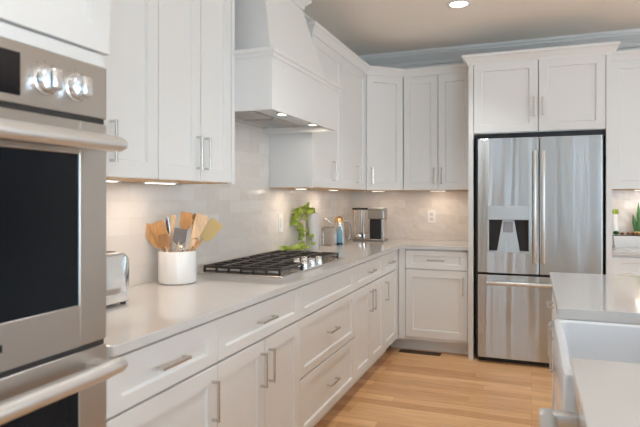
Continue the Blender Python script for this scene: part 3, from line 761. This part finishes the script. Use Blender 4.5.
B().lathe([(.022, Z0), (.026, Z0+.006), (.026, Z0+.10), (.020, Z0+.13), (.011, Z0+.15), (.011, Z0+.165)], (BX, BY, 0), 'z', 24).build('bottle', 'bluebottle', bt, smooth=True)
B().lathe([(.013, Z0+.1652), (.013, Z0+.19), (.010, Z0+.194)], (BX, BY, 0), 'z', 20).build('cap', 'chrome', bt, smooth=True)
B().lathe([(.0264, Z0+.012), (.0264, Z0+.028)], (BX, BY, 0), 'z', 24).build('label_band', 'display', bt, smooth=True)

# coffee maker
cm = thing('coffee_maker', 'steel and black coffee maker with clear water tank in the counter corner', 'coffee maker', (-1.42, 5.06, Z0))
b0, b1 = 4.97, 5.13
box(-1.575, -1.268, b0, b1, Z0, Z0+.022, .005).build('base_plate', 'coffee_steel', cm)
box(-1.405, -1.298, b0+.01, b1-.01, Z0+.0222, Z0+.205, .006).build('black_column', 'black', cm)
box(-1.295, -1.275, b0+.012, b1-.012, Z0+.0222, Z0+.205, .004).build('side_panel', 'steel_plain', cm)
hd = box(-1.42, -1.27, b0+.005, b1-.005, Z0+.2052, Z0+.292, .008).build('brew_head', 'coffee_steel', cm)
box(-1.422, -1.268, b0+.004, b1-.004, Z0+.2922, Z0+.308, .005).build('head_cap', 'silverplastic', cm)
tk = B().box(-1.56, -1.425, b0+.02, b1-.02, Z0+.07, Z0+.29, .006); tank = tk.build('water_tank', 'glass', cm)
box(-1.575, -1.424, b0+.01, b1-.01, Z0+.2902, Z0+.308, .006).build('tank_lid', 'black', cm)
rd = B()
for q in (-1.50, -1.475): rd.tube([(q, b0+.07, Z0+.0222), (q, b0+.07, Z0+.285)], .005, 8)
rd.build('riser_tube', 'chrome', cm, smooth=True)
cf = B().lathe([(.036, Z0+.0222), (.042, Z0+.03), (.042, Z0+.055), (.034, Z0+.068)], (-1.52, b0+.06, 0), 'z', 24).build('carafe', 'chrome', cm, smooth=True)

# planter group past the refrigerator
pv = thing('plant_pitcher', 'slim white vase with a small leafy sprig against the refrigerator panel', 'plant', (.657, 5.22, Z0))
B().lathe([(.036, Z0), (.040, Z0+.01), (.038, Z0+.12), (.026, Z0+.22), (.029, Z0+.265), (.024, Z0+.263)], (.645, 5.22, 0), 'z', 28).build('vase', 'ceramic', pv, smooth=True)
s2 = B(); random.seed(3)
for q in range(16):
    a = random.uniform(0, 2*PI); d = Vector((math.cos(a), math.sin(a)*.7, random.uniform(.8, 2.2)))
    p = Vector((.657, 5.22, Z0+.262)); leaf(s2, p+d.normalized()*random.uniform(0, .02), d, Vector((0, -1, .4)), random.uniform(.022, .038))
s2.build('foliage', 'leaf', pv)
tr = thing('succulent_planter', 'long white trough planter filled with small succulents', 'planter', (.83, 5.09, Z0))
b = B(); X0_, X1_, Y0_, Y1_ = .620, 1.02, 5.04, 5.14
b.hexa([(X0_+.012, Y0_+.012, Z0), (X1_-.012, Y0_+.012, Z0), (X1_-.012, Y1_-.012, Z0), (X0_+.012, Y1_-.012, Z0), (X0_, Y0_, Z0+.095), (X1_, Y0_, Z0+.095), (X1_, Y1_, Z0+.095), (X0_, Y1_, Z0+.095)])
b.build('trough', 'ceramic', tr)
box(X0_+.006, X1_-.006, Y0_+.006, Y1_-.006, Z0+.0952, Z0+.099).build('soil', 'soil', tr)
for i, sx_ in enumerate((.645, .69, .73, .765, .797, .83, .862, .9, .94, .98)):
    b = B(); rr = .028 if i == 0 else .018
    for ring in range(3):
        for q in range(8-ring):
            a = 2*PI*q/(8-ring)+ring*.4; el = .35+ring*.4
            d = Vector((math.cos(a)*math.cos(el), math.sin(a)*math.cos(el), math.sin(el)))
            leaf(b, Vector((sx_, 5.085, Z0+.102)), d, Vector((0, 0, 1)), rr*(1.5-ring*.1))
    b.build('succulent', 'leaf2' if i in (0, 5, 7) else 'redleaf', tr)
sn = thing('snake_plant', 'tall snake plant in a pale yellow pot behind the trough planter', 'plant', (.85, 5.245, Z0))
B().lathe([(.042, Z0), (.052, Z0+.12), (.050, Z0+.125), (.046, Z0+.115)], (.85, 5.245, 0), 'z', 24).build('pot', 'yellowpot', sn, smooth=True)
b = B()
for dx, dy, hh, lean in ((-.012, 0, .37, -.01), (.02, .01, .33, .02), (-.03, .012, .27, -.03), (.012, -.02, .28, .03), (.04, 0, .22, .05)):
    pts = []
    for f in (0, .25, .5, .75, .92, 1):
        wd = .017*(1 if f < .6 else max(.05, (1-f)/.4)); pts.append((Vector((.85+dx+lean*f, 5.245+dy, Z0+.11+(hh-.11)*f)), wd))
    pr = None
    for p, wd in pts:
        rg = [b.bm.verts.new(p+Vector((-wd, 0, 0))), b.bm.verts.new(p+Vector((0, -.003, 0))), b.bm.verts.new(p+Vector((wd, 0, 0))), b.bm.verts.new(p+Vector((0, .004, 0)))]
        if pr:
            for q in range(4): b.bm.faces.new((pr[q], pr[(q+1) % 4], rg[(q+1) % 4], rg[q]))
        else: b.bm.faces.new(rg)
        pr = rg
    b.bm.faces.new(pr)
b.build('leaves', 'leaf2', sn)
